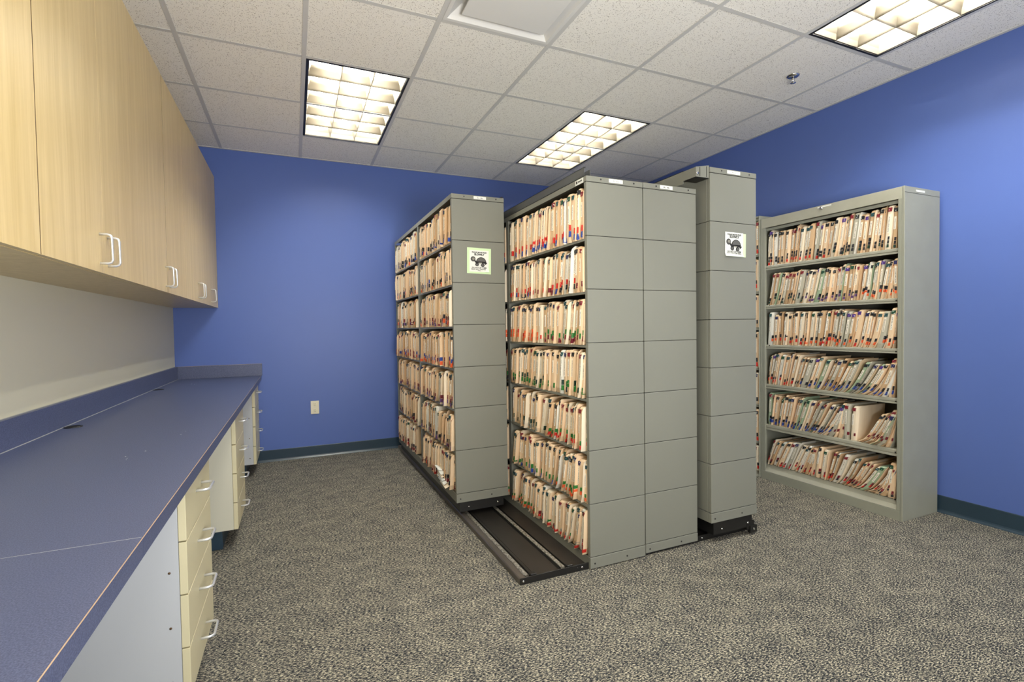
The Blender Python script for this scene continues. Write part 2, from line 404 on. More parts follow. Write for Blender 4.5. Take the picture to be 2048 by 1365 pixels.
# ------------------------------------------------------------------ wall cabinets
XC = -.0572; CZ0, CZ1 = 1.345, 2.437
def pull_v(x, y, z, h=.096, out=.034):     # vertical U pull, protruding to +x
    r = .012; p = [(x, y, z-h/2)]
    p += [(x+out-r, y, z-h/2), (x+out-r*.3, y, z-h/2+r*.3), (x+out, y, z-h/2+r), (x+out, y, z+h/2-r), (x+out-r*.3, y, z+h/2-r*.3), (x+out-r, y, z+h/2), (x, y, z+h/2)]
    return MB().tube(p, .0042, 8)
def pull_h(x, y, z, h=.096, out=.036):
    r = .012
    p = [(x, y-h/2, z), (x+out-r, y-h/2, z), (x+out-r*.3, y-h/2+r*.3, z), (x+out, y-h/2+r, z), (x+out, y+h/2-r, z), (x+out-r*.3, y+h/2-r*.3, z), (x+out-r, y+h/2, z), (x, y+h/2, z)]
    return MB().tube(p, .0042, 8)
bounds = [-2.03, -1.11, -.19, .725, 1.64, 2.552, 2.984]
clab = ['maple wall cabinet behind the camera, out past the left edge', 'maple wall cabinet at the far left edge of the photo',
        'maple double-door wall cabinet with the largest, nearest pair of pulls', 'second maple wall cabinet from the camera with a pair of pulls',
        'third maple wall cabinet, its pair of pulls near the back wall', 'narrow single-door maple wall cabinet against the blue back wall']
for k in range(6):
    y0, y1 = bounds[k], bounds[k+1]
    t = thing('wall_cabinet', clab[k], 'cabinet', (XL, y0, CZ0), 'row of maple wall cabinets')
    c = MB(); X0, X1 = XL+.001, XC-.019
    c.box(X0, y0+.0006, CZ0, X1, y0+.018, CZ1).box(X0, y1-.018, CZ0, X1, y1-.0006, CZ1)
    c.box(X0, y0+.018, CZ0, X1, y1-.018, CZ0+.018).box(X0, y0+.018, CZ1-.018, X1, y1-.018, CZ1).box(X0, y0+.018, CZ0+.018, X0+.006, y1-.018, CZ1-.018)
    obj('carcass', c, M_WOOD, t)
    obj('shelf', B(X0+.006, y0+.018, 1.88, X1-.02, y1-.018, 1.898), M_WOOD, t)
    ds = [(y0, y1)] if k == 5 else [(y0, (y0+y1)/2), ((y0+y1)/2, y1)]
    for n, (a, b) in enumerate(ds):
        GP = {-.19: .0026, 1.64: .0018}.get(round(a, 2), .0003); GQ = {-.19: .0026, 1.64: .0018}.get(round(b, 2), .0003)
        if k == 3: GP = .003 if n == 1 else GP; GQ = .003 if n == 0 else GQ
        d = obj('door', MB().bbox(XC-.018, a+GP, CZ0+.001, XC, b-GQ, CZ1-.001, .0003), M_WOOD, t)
        if GP > .0015: obj('edge_or_shade_strip', B(XC-.0175, a+GP-.0008, CZ0+.002, XC-.0004, a+GP, CZ1-.002), M_SEAM_SHADE if GP > .0025 else M_EDGE, d)  # strip standing in for the shade in the door gap, painted brown
        hy = a+.062 if (k == 5 or n == 1) else b-.038
        if k != 5: hy = (b-.04) if n == 0 else (a+.036)
        obj('handle', pull_v(XC, hy, 1.424), M_SATIN, d, label='satin metal pull')

# ------------------------------------------------------------------ countertop
t = thing('countertop', 'long navy laminate countertop with backsplash along the left wall', 'countertop', (XL, -.5, .72))
XF = .2515; CT = .76; YS = -.69
for (a, b) in ((-2.35, YS-.0005), (YS+.0005, YB-.001)):
    g = MB(); g.prism([(XL+.001, .722), (XF-.001, .722), (XF, .723), (XF, CT-.0022), (XL+.001, CT-.0022)], 1, a, b); obj('slab', g, M_LAM, t)
    g = MB(); g.prism([(XL+.001, CT-.0022), (XF, CT-.0022), (XF+.0002, CT-.0014), (XF-.0007, CT-.0002), (XL+.001, CT-.0002)], 1, a, b); obj('edge_or_shade_strip', g, M_EDGE, t, label='thin brown laminate edge')
    g = MB(); g.box(XL+.001, a, CT-.0002, XF-.0007, b, CT+.0006); obj('laminate_top', g, M_LAM, t)
obj('seam', B(XL+.0225, YS-.0004, CT-.001, XF-.002, YS+.0004, CT+.00075), M_CAULK, t)
obj('backsplash', MB().bbox(XL+.001, -2.35, CT+.0006, XL+.020, YB-.001, .864, .001), M_LAM, t)
obj('end_splash', MB().bbox(XL+.020, YB-.020, CT+.0006, XF+.008, YB-.001, .864, .001), M_LAM, t)
obj('caulk_line', MB().box(XL+.020, -2.35, CT+.0006, XL+.0222, YB-.02, CT+.0022).box(XL+.001, -2.35, .864, XL+.004, YB-.02, .8655), M_CAULK, t)
obj('splash_edge', B(XL+.001, YB-.0205, .8632, XF+.008, YB-.0195, .8648), M_EDGE, t)
for (gx, gy) in ((-.322, .775), (-.322, 2.18)):
    gq = MB(); gq.lathe((gx, gy, CT+.0006), [(.031, 0), (.031, .002), (.028, .0035), (.024, .0035), (.022, .0008)], 2, 28)
    obj('grommet', gq, M_GASKET, t, label='round black cable grommet')
random.seed(11)
g = MB()
for (bx, by, n, rr) in ((-.16, 2.47, 10, .03), (.03, .05, 4, .04), (.13, .42, 2, .02), (-.33, 2.9, 3, .02)):
    for k in range(n):
        a, b = bx+random.uniform(-rr, rr), by+random.uniform(-rr*2, rr*2); q = random.uniform(.0008, .0022)
        g.box(a-q, b-q, CT+.0006, a+q, b+q, CT+.0009)
tag(obj('crumb_specks', g, M_PAPER), 'white crumbs and scuff specks scattered on the navy countertop', 'debris', kind='stuff')

# ------------------------------------------------------------------ drawer cabinets below
def drawer_cab(y0, y1, label, side, screws=False):
    t = thing('drawer_cabinet', label, 'cabinet', (XL, y0, 0), 'drawer cabinets under the counter')
    X0, X1, XD = XL+.02, .205, .2255
    c = MB(); z0, z1 = .10, .7215
    c.box(X0, y0, z0, X1, y0+.016, z1).box(X0, y1-.016, z0, X1, y1, z1).box(X0, y0+.016, z0, X1, y1-.016, z0+.016).box(X0, y0+.016, z0+.016, X0+.006, y1-.016, z1).box(X0+.006, y0+.016, z1-.016, X1, y1-.016, z1)
    obj('carcass', c, side, t)
    obj('plinth', MB().bbox(X0, y0+.012, 0, .15, y1-.012, .10, .003), M_BASE, t, label='dark blue vinyl toe base')
    zs = [.098, .2415, .3955, .549, .716]
    for k in range(4):
        a, b = zs[k]+.0015, zs[k+1]-.0025
        d = obj('drawer', MB().bbox(X1+.0008, y0+.0008, a, XD, y1-.0012, b, .001).box(X0+.05, y0+.03, a+.01, X1+.0008, y1-.03, b-.03), M_CREAM, t)
        obj('handle', pull_h(XD, (y0+y1)/2-.105 if False else (y0+y1)/2, (a+b)/2+.012 if k else (a+b)/2+.0), M_SATIN, d, label='satin metal pull')
    if screws:
        g = MB()
        for (sx, sz) in ((.182, .465), (.181, .307), (.181, .62), (.181, .15)):
            g.lathe((sx, y0, sz), [(.0035, 0), (.0035, -.001), (.001, -.0018)], 1, 10)
        obj('screw', g, M_BRASS, t)
    return t
drawer_cab(-1.46, -1.03, 'cream drawer cabinet under the counter, hidden below the frame edge', M_WHITE)
drawer_cab(-.16, .27, 'nearest cream drawer cabinet with a white side panel under the counter', M_WHITE, True)
drawer_cab(1.145, 1.575, 'middle cream drawer cabinet with an ivory side panel under the counter', M_WHITE2)
drawer_cab(2.535, 2.965, 'farthest cream drawer cabinet beside the blue back wall', M_WHITE, True)

# ------------------------------------------------------------------ outlet
t = thing('wall_outlet', 'ivory duplex power outlet on the blue back wall', 'outlet', (.676, YB, .45))
obj('cover_plate', MB().bbox(.641, YB-.006, .390, .711, YB-.0005, .508, .002), M_OUT, t)
for zc in (.478, .421):
    r_ = obj('receptacle', MB().lathe((.676, YB-.006, zc), [(.0165, 0), (.0165, -.0015), (.015, -.002)], 1, 18), M_OUT, t)
    g = MB(); g.box(.6685, YB-.0085, zc+.001, .6700, YB-.0078, zc+.009).box(.6820, YB-.0085, zc+.001, .6835, YB-.0078, zc+.009)
    g.lathe((.676, YB-.0078, zc-.008), [(.003, 0), (.003, -.0008)], 1, 8); obj('slot', g, M_INK, r_)
obj('plate_screw', MB().lathe((.676, YB-.006, .4495), [(.003, 0), (.0025, -.001)], 1, 8), M_SATIN, t)

# ------------------------------------------------------------------ shelving
def screws(parent, pts, r=.0042):
    for (x, y, z) in pts:
        obj('screw', MB().lathe((x, y, z), [(r, 0), (r, -.0008)], 1, 10), M_SCREW, parent)
def shelf_label(parent, x0, x1, y, z0, z1):
    o = obj('label_holder', B(x0, y-.0014, z0, x1, y-.0002, z1), M_PAPER, parent, label='small white paper label with faint lettering')
    g = MB(); xm = (x0+x1)/2; w_ = x1-x0
    g = text_mb('A - BO' if False else '- -', .016, lambda a, b: (xm+a, y-.0018, z0+.004+b), .0002)
    return o
def ptext(parent, txt, x, y, z, size):
    obj('lettering', text_mb(txt, size, lambda a, b: (x+a, y, z+b), .00015), M_GINK, parent)
def rack(name, label, x0, x1, y0, y1, tiers, cap, top, bot, bays, closed_left, group='tall grey file racks'):
    """tiers: panel joints bottom->top; cap: underside of the cap; open on the left (-X) unless closed_left"""
    t = thing(name, label, 'shelving', ((x0+x1)/2, (y0+y1)/2, bot), group)
    th = .022
    zz = tiers+[cap]
    # end panels facing the camera: one pressed steel panel per tier
    for k in range(len(zz)-1):
        obj('end_panel', MB().bbox(x0, y0, zz[k]+.0012, x1, y0+th, zz[k+1]-.0012, .0016), M_METAL, t)
    obj('groove', B(x0+.003, y0+.003, tiers[0]-.002, x1-.003, y0+th-.002, cap+.002), M_GROOVE, t)
    cp = obj('end_cap', MB().bbox(x0-.0008, y0-.0012, cap+.0012, x1+.0008, y0+th, top, .0016), M_METAL, t)
    bs = obj('end_base', MB().bbox(x0-.0008, y0-.0012, bot, x1+.0008, y0+th, tiers[0]-.0012, .0016), M_METAL, t)
    zs_ = (cap+top)/2; zb = (bot+tiers[0])/2-.004
    screws(cp, [(x0+.078, y0-.0012, zs_+.002), (x1-.052, y0-.0012, zs_+.002)])
    screws(bs, [(x0+.024, y0-.0012, zb), (x1-.11, y0-.0012, zb)])
    # top deck with front lip
    g = MB(); g.box(x0, y0+th, top-.003, x1, y1, top).box(x0, y0+th, cap+.001, x0+.0025, y1, top-.003).box(x1-.0025, y0+th, cap+.001, x1, y1, top-.003)
    obj('top_deck', g, M_METAL, t)
    g = MB(); g.box(x0, y0+th, bot+.004, x1, y1, tiers[0]-.008).box(x0, y0+th, tiers[0]-.008, x0+.0025, y1, tiers[0]-.001)
    obj('base_rail', g, M_METAL, t)
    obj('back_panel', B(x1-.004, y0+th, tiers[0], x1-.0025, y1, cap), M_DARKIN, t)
    if closed_left:
        for k in range(len(zz)-1):
            obj('side_panel', MB().bbox(x0, y0+th+.001, zz[k]+.0012, x0+.016, y1-.02, zz[k+1]-.0012, .0014), M_METAL, t)
        obj('side_cap', MB().bbox(x0-.0008, y0+th, bot, x0+.016, y1-.02, tiers[0]-.0012, .0014), M_METAL, t)
    # far end + bay dividers
    obj('divider', B(x0+.001, y1-.02, tiers[0], x1-.004, y1, cap), M_METAL, t)
    for (a, b) in bays:
        obj('divider', B(x0+.0005, a, tiers[0], x1-.004, b, cap), M_METAL, t)
    for k in range(1, len(tiers)):
        yy = [y0+th]+[v for ab in bays for v in ab]+[y1-.02]
        for n in range(0, len(yy), 2):
            g = MB(); g.box(x0+.002, yy[n]+.0005, tiers[k]-.013, x1-.0045, yy[n+1]-.0005, tiers[k]-.011)
            g.box(x0+.002, yy[n]+.0005, tiers[k]-.022, x0+.0035, yy[n+1]-.0005, tiers[k]-.013)
            obj('shelf', g, M_METAL, t)
    return t, cp
TB = [.058, .309, .561, .812, 1.066, 1.316, 1.563]
RB, cpB = rack('file_rack', 'open-sided grey file rack standing beside the bare black track', 1.765, 2.083, .14, 2.9, TB, 1.810, 1.837, .004, [(1.05, 1.082), (1.97, 2.0)], False)
RC, cpC = rack('file_rack', 'closed grey rack end pressed against the right of the open rack', 2.0895, 2.424, .1425, 2.9, TB, 1.812, 1.839, .013, [(1.05, 1.08)], True)
TA = [.157, .416, .670, .914, 1.165, 1.414, 1.663]
RA, cpA = rack('sliding_file_rack', 'two-bay sliding file rack with a turtle sign, set back near the blue wall', 1.38, 1.713, .99, 2.765, TA, 1.906, 1.934, .103, [(1.845, 1.875)], False, 'sliding racks')
TD = [.164, .420, .669, .919, 1.168, 1.420, 1.671]
RD, cpD = rack('sliding_file_rack', 'closed sliding file rack with a turtle sign, right of the rack ends', 2.472, 2.798, .095, 1.87, TD, 1.916, 1.944, .112, [(.96, .99)], True, 'sliding racks')
def small_label(cp, x0, x1, y, z, txt):
    l = obj('paper_label', B(x0, y-.0022, z-.0085, x1, y-.0013, z+.0085), M_PAPER, cp, label='small white label')
    return l
for cp, x0, x1, y, z, txt in ((cpB, 1.888, 1.966, .14, 1.829-.004, 'A - EG'), (cpC, 2.192, 2.270, .1425, 1.827, 'Mc - Me'), (cpA, 1.518, 1.597, .99, 1.921, 'En - Ma'), (cpD, 2.588, 2.680, .095, 1.931, 'N - S')):
    l = obj('paper_label', B(x0, y-.0022, z-.0085, x1, y-.0013, z+.0085), M_PAPER, cp, label='small white label with faint lettering')
    xm = (x0+x1)/2
    tm = text_mb(txt, .011, lambda a, b: (xm+a, y-.0025, z-.004+b), .0001)
    o = bpy.data.objects.new('lettering', tm.mesh('lettering', M_GINK, WO[cp.name])); COL.objects.link(o); WO[o.name] = WO[cp.name]
    # lettering sits on the cap beside its label (kept at sub-part level)
    o.parent = cp
# maker's sticker at the near top corner of the open rack
obj('sticker', B(1.7640, .166, 1.8115, 1.7648, .235, 1.8345), M_PAPER, RB, label='small white sticker with a black logo mark')
g = MB(); g.box(1.7634, .216, 1.818, 1.7640, .228, 1.830)
for k in range(4): g.box(1.7634, .176+.009*k, 1.8205, 1.7640, .1825+.009*k, 1.8275)
obj('sticker_print', g, M_INK, RB)
# carriage bases of the sliding racks
def carriage(t, x0, x1, y0, y1, z1, dz):
    g = MB(); g.box(x0+.02, y0+.006, .046+dz, x1-.03, y1-.01, z1).box(x0+.035, y0+.03, .036, x1-.05, y1-.05, .046+dz)
    obj('carriage_base', g, M_BLACK, t, label='black carriage base')
    for xx in (x0+.077, x0+.265):
        for yy in (y0+.06, y1-.12):
            obj('wheel', MB().lathe((xx-.008, yy, .064), [(.02, 0), (.022, .002), (.022, .014), (.02, .016)], 0, 18), M_SATIN, t)
        obj('bolt', MB().lathe((xx, y0+.006, .070), [(.006, 0), (.006, -.003), (.003, -.005)], 1, 10), M_CHROME, t)
carriage(RA, 1.38, 1.713, .99, 2.765, .103, 0)
carriage(RD, 2.472, 2.798, .095, 1.87, .112, 0)
g = MB(); g.box(2.73, .10, .03, 2.785, .118, .075); g.box(2.75, .094, .012, 2.80, .112, .05)
obj('stop_bracket', g, M_BLACK, RD)
obj('bolt', MB().lathe((2.775, .094, .032), [(.006, 0), (.006, -.003)], 1, 10), M_CHROME, RD)
# anti-tip rails on the fixed racks
t = thing('overhead_rail', 'dark grey steel channel along the top of the open rack', 'rail', (1.783, 1.5, 1.838), 'anti-tip rails')
g = MB(); zt = 1.838
M_CHAN = mat('charcoal_channel', (72, 74, 74), .4, .2)
g.box(1.766, .160, zt, 1.7685, 2.95, 1.881).box(1.766, .160, zt, 1.800, 2.95, zt+.0025).box(1.7975, .160, zt, 1.800, 2.95, 1.872).box(1.766, .160, 1.8785, 1.774, 2.95, 1.881)
obj('channel', g, M_CHAN, t)
t2 = thing('overhead_rail', 'grey steel channel along the rack tops, ending in a bracket box', 'rail', (2.41, 1.5, 1.84), 'anti-tip rails')
g = MB(); g.box(2.385, .19, 1.874, 2.388, 2.95, 1.940).box(2.385, .19, 1.937, 2.415, 2.95, 1.940)
obj('channel', g, M_METAL, t2)
obj('channel_foot', B(2.395, .45, 1.841, 2.422, 2.95, 1.8735), M_BLACK, t2)
obj('bracket_underside', B(2.3865, .104, 1.886, 2.4700, .189, 1.8878), M_BLACK, t2)
g = MB(); g.box(2.384, .098, 1.887, 2.4705, .19, 1.889).box(2.384, .098, 1.889, 2.387, .19, 1.905).box(2.384, .187, 1.889, 2.4705, .19, 1.944).box(2.384, .098, 1.889, 2.4705, .1005, 1.908)
g = MB()
g.prism([(2.384, 1.888), (2.4705, 1.888), (2.4705, 1.952), (2.384, 1.936)], 1, .100, .104)
g.box(2.384, .104, 1.888, 2.4705, .19, 1.892).box(2.384, .104, 1.892, 2.387, .19, 1.936)
obj('bracket_box', g, M_METAL, t2)
obj('bolt', MB().lathe((2.392, .100, 1.905), [(.008, 0), (.008, -.004), (.004, -.006)], 1, 12), M_CHROME, t2)
g = MB(); g.box(2.408, .0985, 1.892, 2.4105, .1, 1.936).box(2.452, .0985, 1.892, 2.4545, .1, 1.944)
obj('bracket_slot', g, M_GROOVE, t2)
obj('end_bracket', B(1.70, 1.0, 1.934, 1.712, 1.05, 1.944), M_BLACK, RA)

# floor track platform
t = thing('floor_track', 'low black steel floor track platform with two rails under the racks', 'track', (2.1, 1.5, 0))
X0, X1, Y0, Y1 = 1.408, 2.805, .155, 2.955
g = MB(); g.box(X0+.03, Y0+.004, .0, X1-.004, Y1, .014); obj('deck', g, M_PLAT, t)
obj('front_plate', MB().bbox(X0, Y0, 0, X1, Y0+.004, .031, .0008), M_BLACK, t)
g = MB(); g.prism([(X0, 0), (X0+.032, 0), (X0+.032, .026), (X0+.027, .029), (X0+.004, .029), (X0, .025)], 1, Y0+.0042, Y1)
obj('edge_rail', g, mat('grey_track_edge', (96, 90, 84), .3, .4), t)
for xr in (1.458, 1.646, 2.55, 2.738):
    g = MB(); g.box(xr-.019, Y0+.03, .014, xr-.015, Y1-.02, .022).box(xr+.015, Y0+.03, .014, xr+.019, Y1-.02, .024).box(xr-.024, Y0+.03, .014, xr-.019, Y1-.02, .0165)
    g.box(xr+.019, Y0+.03, .014, xr+.026, Y1-.02, .019)
    rl = obj('rail_channel', g, M_BLACK, t)
    obj('rail', MB().prism([(xr-.010, .014), (xr+.010, .014), (xr+.010, .0185), (xr+.006, .0215), (xr-.006, .0215), (xr-.010, .0185)], 1, Y0+.034, Y1-.03), M_RAIL, t, label='scuffed silver rail')
    obj('end_stop', MB().bbox(xr+.006, Y0+.006, .014, xr+.036, Y0+.030, .036, .002), M_BLACK, t)
g = MB(); g.box(1.475, Y0+.0045, .0141, 1.476, Y1, .0165)
obj('deck_seam', B(1.495, Y0+.005, .014, 1.4975, Y1-.02, .0155), M_BLACK, t)
for bx in (1.424, 1.728, 2.466):
    obj('bolt', MB().lathe((bx, Y0, .016), [(.0055, 0), (.0055, -.0025), (.003, -.004)], 1, 12), M_CHROME, t)

# ------------------------------------------------------------------ cabinets on the right wall
def wall_file_cab(label, y0, y1, x0, x1, ztop, ophead, opbot, shelves, lips, stile_n, stile_f, lock, pt=.014):
    t = thing('file_cabinet', label, 'shelving', ((x0+x1)/2, (y0+y1)/2, 0), 'open file cabinets on the right wall')
    obj('side_panel', MB().bbox(x0, y0, 0, x1, y0+pt, ztop, .0015), M_METAL2, t)
    obj('side_panel', MB().bbox(x0, y1-.014, 0, x1, y1, ztop, .0015), M_METAL2, t)
    if stile_n > .02: obj('stile', MB().bbox(x0, y0+.0145, opbot-.055, x0+.02, y0+stile_n, ophead, .001), M_METAL2, t)
    obj('stile', MB().bbox(x0, y1-stile_f, opbot-.055, x0+.02, y1-.0145, ophead, .001), M_METAL2, t)
    hd = obj('header', MB().bbox(x0, y0+.0145, ophead, x0+.02, y1-.0145, ztop-.001, .001), M_METAL3, t)
    obj('top_panel', B(x0+.02, y0+.0145, ztop-.02, x1, y1-.0145, ztop-.001), M_METAL2, t)
    obj('door_lip', MB().box(x0+.012, y0+stile_n, ophead-.022, x0+.020, y1-stile_f, ophead-.004), M_METAL2, t)
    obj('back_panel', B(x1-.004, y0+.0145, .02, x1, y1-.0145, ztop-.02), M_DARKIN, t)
    obj('kick_plate', MB().bbox(x0, y0+.0145, 0, x0+.02, y1-.0145, opbot-.056, .001), M_METAL2, t)
    g = MB(); g.prism([(x0+.001, opbot-.054), (x0+.02, opbot-.054), (x0+.028, opbot-.014), (x0+.028, opbot-.004), (x0+.024, opbot-.004), (x0+.016, opbot-.03)], 1, y0+stile_n, y1-stile_f)
    obj('sill', g, M_METAL3, t, label='pale sloping sill')
    obj('shelf', B(x0+.028, y0+.0145, opbot-.008, x1-.004, y1-.0145, opbot-.004), M_METAL2, t)
    for (za, zb) in lips:       # shelf front lip from zb (low) to za (top)
        g = MB(); h = za-zb
        g.prism([(x0+.012, za), (x0+.010, za-.004), (x0+.010, za-h*.52), (x0+.016, za-h*.56), (x0+.016, za-h*.66), (x0+.010, za-h*.7), (x0+.010, zb), (x0+.018, zb), (x0+.018, za-.002), (x1-.004, za-.002), (x1-.004, za)], 1, y0+min(.0305, stile_n), y1-stile_f)
        sh = obj('shelf', g, M_METAL3, t)
    if lock:
        ly, lz = lock
        obj('lock', MB().lathe((x0, ly, lz), [(.011, 0), (.011, -.004), (.007, -.006), (.007, -.009)], 0, 18), M_CHROME, hd, label='round chrome lock')
        obj('paper_label', B(x0-.0012, ly-.02-.045, lz+.004, x0, ly+.045-.02, lz+.0125), M_PAPER, hd)
    return t
RW = wall_file_cab('wide grey file cabinet of six shelves against the right blue wall', -.150, .790, 3.668, XR-.02, 1.905, 1.838, .114,
    None, [(1.563, 1.532), (1.278, 1.250), (.989, .961), (.703, .671), (.407, .367)], .033, .040, (.329, 1.886))
obj('paper_label', B(3.775, -.1512, 1.881, 3.860, -.1502, 1.892), M_PAPER, RW, label='small white label near the top edge')
obj('side_seam', B(3.669, -.1508, 1.870, 4.013, -.1499, 1.8715), M_GROOVE, RW)
g = MB()
for k, (yy, zz) in enumerate(((.72, 1.283), (-.105, 1.27), (.72, .99), (-.105, .977), (-.105, .691), (-.105, .395), (-.105, .12))):
    g.lathe((3.6785, yy, zz-.006), [(.0045, 0), (.0045, -.0008)], 0, 8)
obj('screw', g, M_SCREW, RW)
RW2 = wall_file_cab('second file cabinet, only a sliver showing behind the sliding rack', .7903, 1.74, 3.660, XR-.02, 1.935, 1.925, .045,
    None, [(1.66, 1.640), (1.387, 1.367), (1.117, 1.097), (.82, .80), (.544, .524), (.27, .25)], .0062, .03, None, .006)

# ------------------------------------------------------------------ file folders
def fm(n, c, c2=None): return mat(n, c, .75, noise=((30, 30, 6), .3, c2 or tuple(int(v*.93) for v in c)))
FM = {'manila': fm('manila_card', (234, 209, 176), (224, 193, 156)), 'cream': fm('cream_card', (242, 227, 202)), 'tan': fm('tan_card', (212, 178, 138)),
      'white': fm('white_card', (232, 230, 220)), 'grey': fm('grey_green_card', (190, 186, 168)), 'green': fm('pale_green_card', (164, 184, 154))}
FK = list(FM)
def tagmat(n, c): return marks('tag_'+n, c, (225, 228, 226), (150, 150, 150), .66, .03)
TM = {'teal': tagmat('teal', (22, 66, 72)), 'black': tagmat('black', (24, 26, 30)), 'maroon': tagmat('maroon', (122, 28, 40)),
      'green': tagmat('green', (26, 74, 52)), 'navy': tagmat('navy', (34, 36, 84)), 'purple': tagmat('purple', (78, 48, 130))}
TK = list(TM)
def cm(n, c): return marks('code_'+n, c, tuple(min(255, int(v*.4+150)) for v in c), (200, 220, 220), .70, .02)
CM = {'red': cm('red', (206, 44, 34)), 'blue': cm('blue', (36, 66, 150)), 'maroon': cm('maroon', (112, 26, 40)), 'orange': cm('orange', (232, 96, 48)),
      'green': cm('green', (34, 116, 48)), 'dark': cm('dark', (30, 32, 40)), 'purple': cm('purple', (98, 66, 120)), 'dgreen': cm('dark_green', (28, 60, 48)), 'grey': cm('grey', (128, 132, 124))}
CK = list(CM)
ALLM = [FM[k] for k in FK]+[M_STRIP]+[TM[k] for k in TK]+[CM[k] for k in CK]+[M_LINE]
def MI(kind, k=None): return {'f': lambda: FK.index(k), 's': lambda: len(FK), 't': lambda: len(FK)+1+TK.index(k), 'c': lambda: len(FK)+1+len(TK)+CK.index(k)}[kind]()

def loft(mb, sect, levels, fn):
    """sect(k, u)->list of (s, d) per level; caps both ends"""
    b = len(mb.v); n = None
    for k, u in enumerate(levels):
        P = sect(k, u); n = len(P)
        for (s, d) in P: mb.v.append(fn(s, d, u))
    for k in range(len(levels)-1):
        for i in range(n):
            j = (i+1) % n; mb.face([b+k*n+i, b+k*n+j, b+(k+1)*n+j, b+(k+1)*n+i], False)
    mb.face([b+i for i in range(n)][::-1]); mb.face([b+(len(levels)-1)*n+i for i in range(n)])

def folder(F):
    """returns four MBs (body, name strip, tag, codes) in world coordinates"""
    s0, t, Hh, lean, p, D, d0 = F['s'], F['t'], F['H'], F['lean'], F['p'], F['D'], F['d0']
    bow = F['bow']
    X, Y, Z = F['x'], F['y'], F['z']
    def c(u): return lean*(max(0.0, u)**p)+bow*math.sin(math.pi*u)
    def P(s, d, u): return (X+d0+d, Y-(s0+c(u)+s), Z+Hh*u)
    body = MB(); body.mi = MI('f', F['card'])
    L = [0, .12, .3, .5, .7, .88, .97, 1.0]
    rnd = F['rnd']
    def sect(k, u):
        wd = t*(1-.22*abs(u-.45)*1.4) if F['fat'] else t
        f = .012*max(0, (u-.93)/.07)**2+(.006*(1-u/.12) if u < .12 else 0)     # rounded corners
        o = (t-wd)/2
        return [(o, D), (o, f+.007), (o+wd*.12, f+.0015), (o+wd*.3, f+.0), (o+wd*.66, f+.0006+rnd), (o+wd*.9, f+.005), (o+wd, f+.014), (o+wd, D)]
    loft(body, sect, L, P)
    # second sheet edge: a thin back cover standing a little proud
    if F['flap']:
        body.mi = MI('f', F['card2'])
        th = .0012; q = F['flap']
        def sect2(k, u):
            f = .014*max(0, (u-.9)/.1)**2
            return [(t-.0002, D*.6), (t-.0002, -q+f), (t+th, -q+f), (t+th, D*.6)]
        loft(body, sect2, [0, .15, .4, .7, .9, .97, 1.0+F['up']], P)
    strip = MB(); strip.mi = MI('s')
    w = min(t*.55, .011); a = F['sa']*max(0, t-w)
    if t > .006: loft(strip, lambda k, u: [(a, .003), (a, -.0010), (a+w, -.0010+rnd), (a+w, .003)], [F['l0'], (F['l0']+F['l1'])/2, F['l1']], P)
    if t > .006:
        strip.mi = len(ALLM)-1; e1, e2 = a+w*.36, a+w*.66; u1, u2 = F['l0']+.02, F['l1']-.05
        loft(strip, lambda k, u: [(e1, .002), (e1, -.0014+rnd*.4), (e2, -.0014+rnd*.7), (e2, .002)], [u1, (u1+u2)/2, u2], P)
    tg = MB(); tg.mi = MI('t', F['tag'])
    w = min(max(t*.9, .006), .018); a = (t-w)*F['sa']; u0 = F['tu']
    loft(tg, lambda k, u: [(a-.0003, .012), (a-.0003, -.0016), (a+w+.0003, -.0016), (a+w+.0003, .012)], [u0-.09, u0-.045, u0], P)
    cd_ = MB(); w = min(max(t*.32, .0035), .006); a = (t-w)*F['ca']
    q = F['flap'] or 0
    u = F['cu']
    for cc, hh in F['code']:
        if u-hh < .01: break
        cd_.mi = MI('c', cc)
        loft(cd_, lambda k, uu: [(a-.0003, .008), (a-.0003, -.0014-q), (a+w+.0018, -.0014-q), (a+w+.0018, .012)], [u-hh, u-hh/2, u], P)
        u -= hh+.012
    return body, strip, tg, cd_

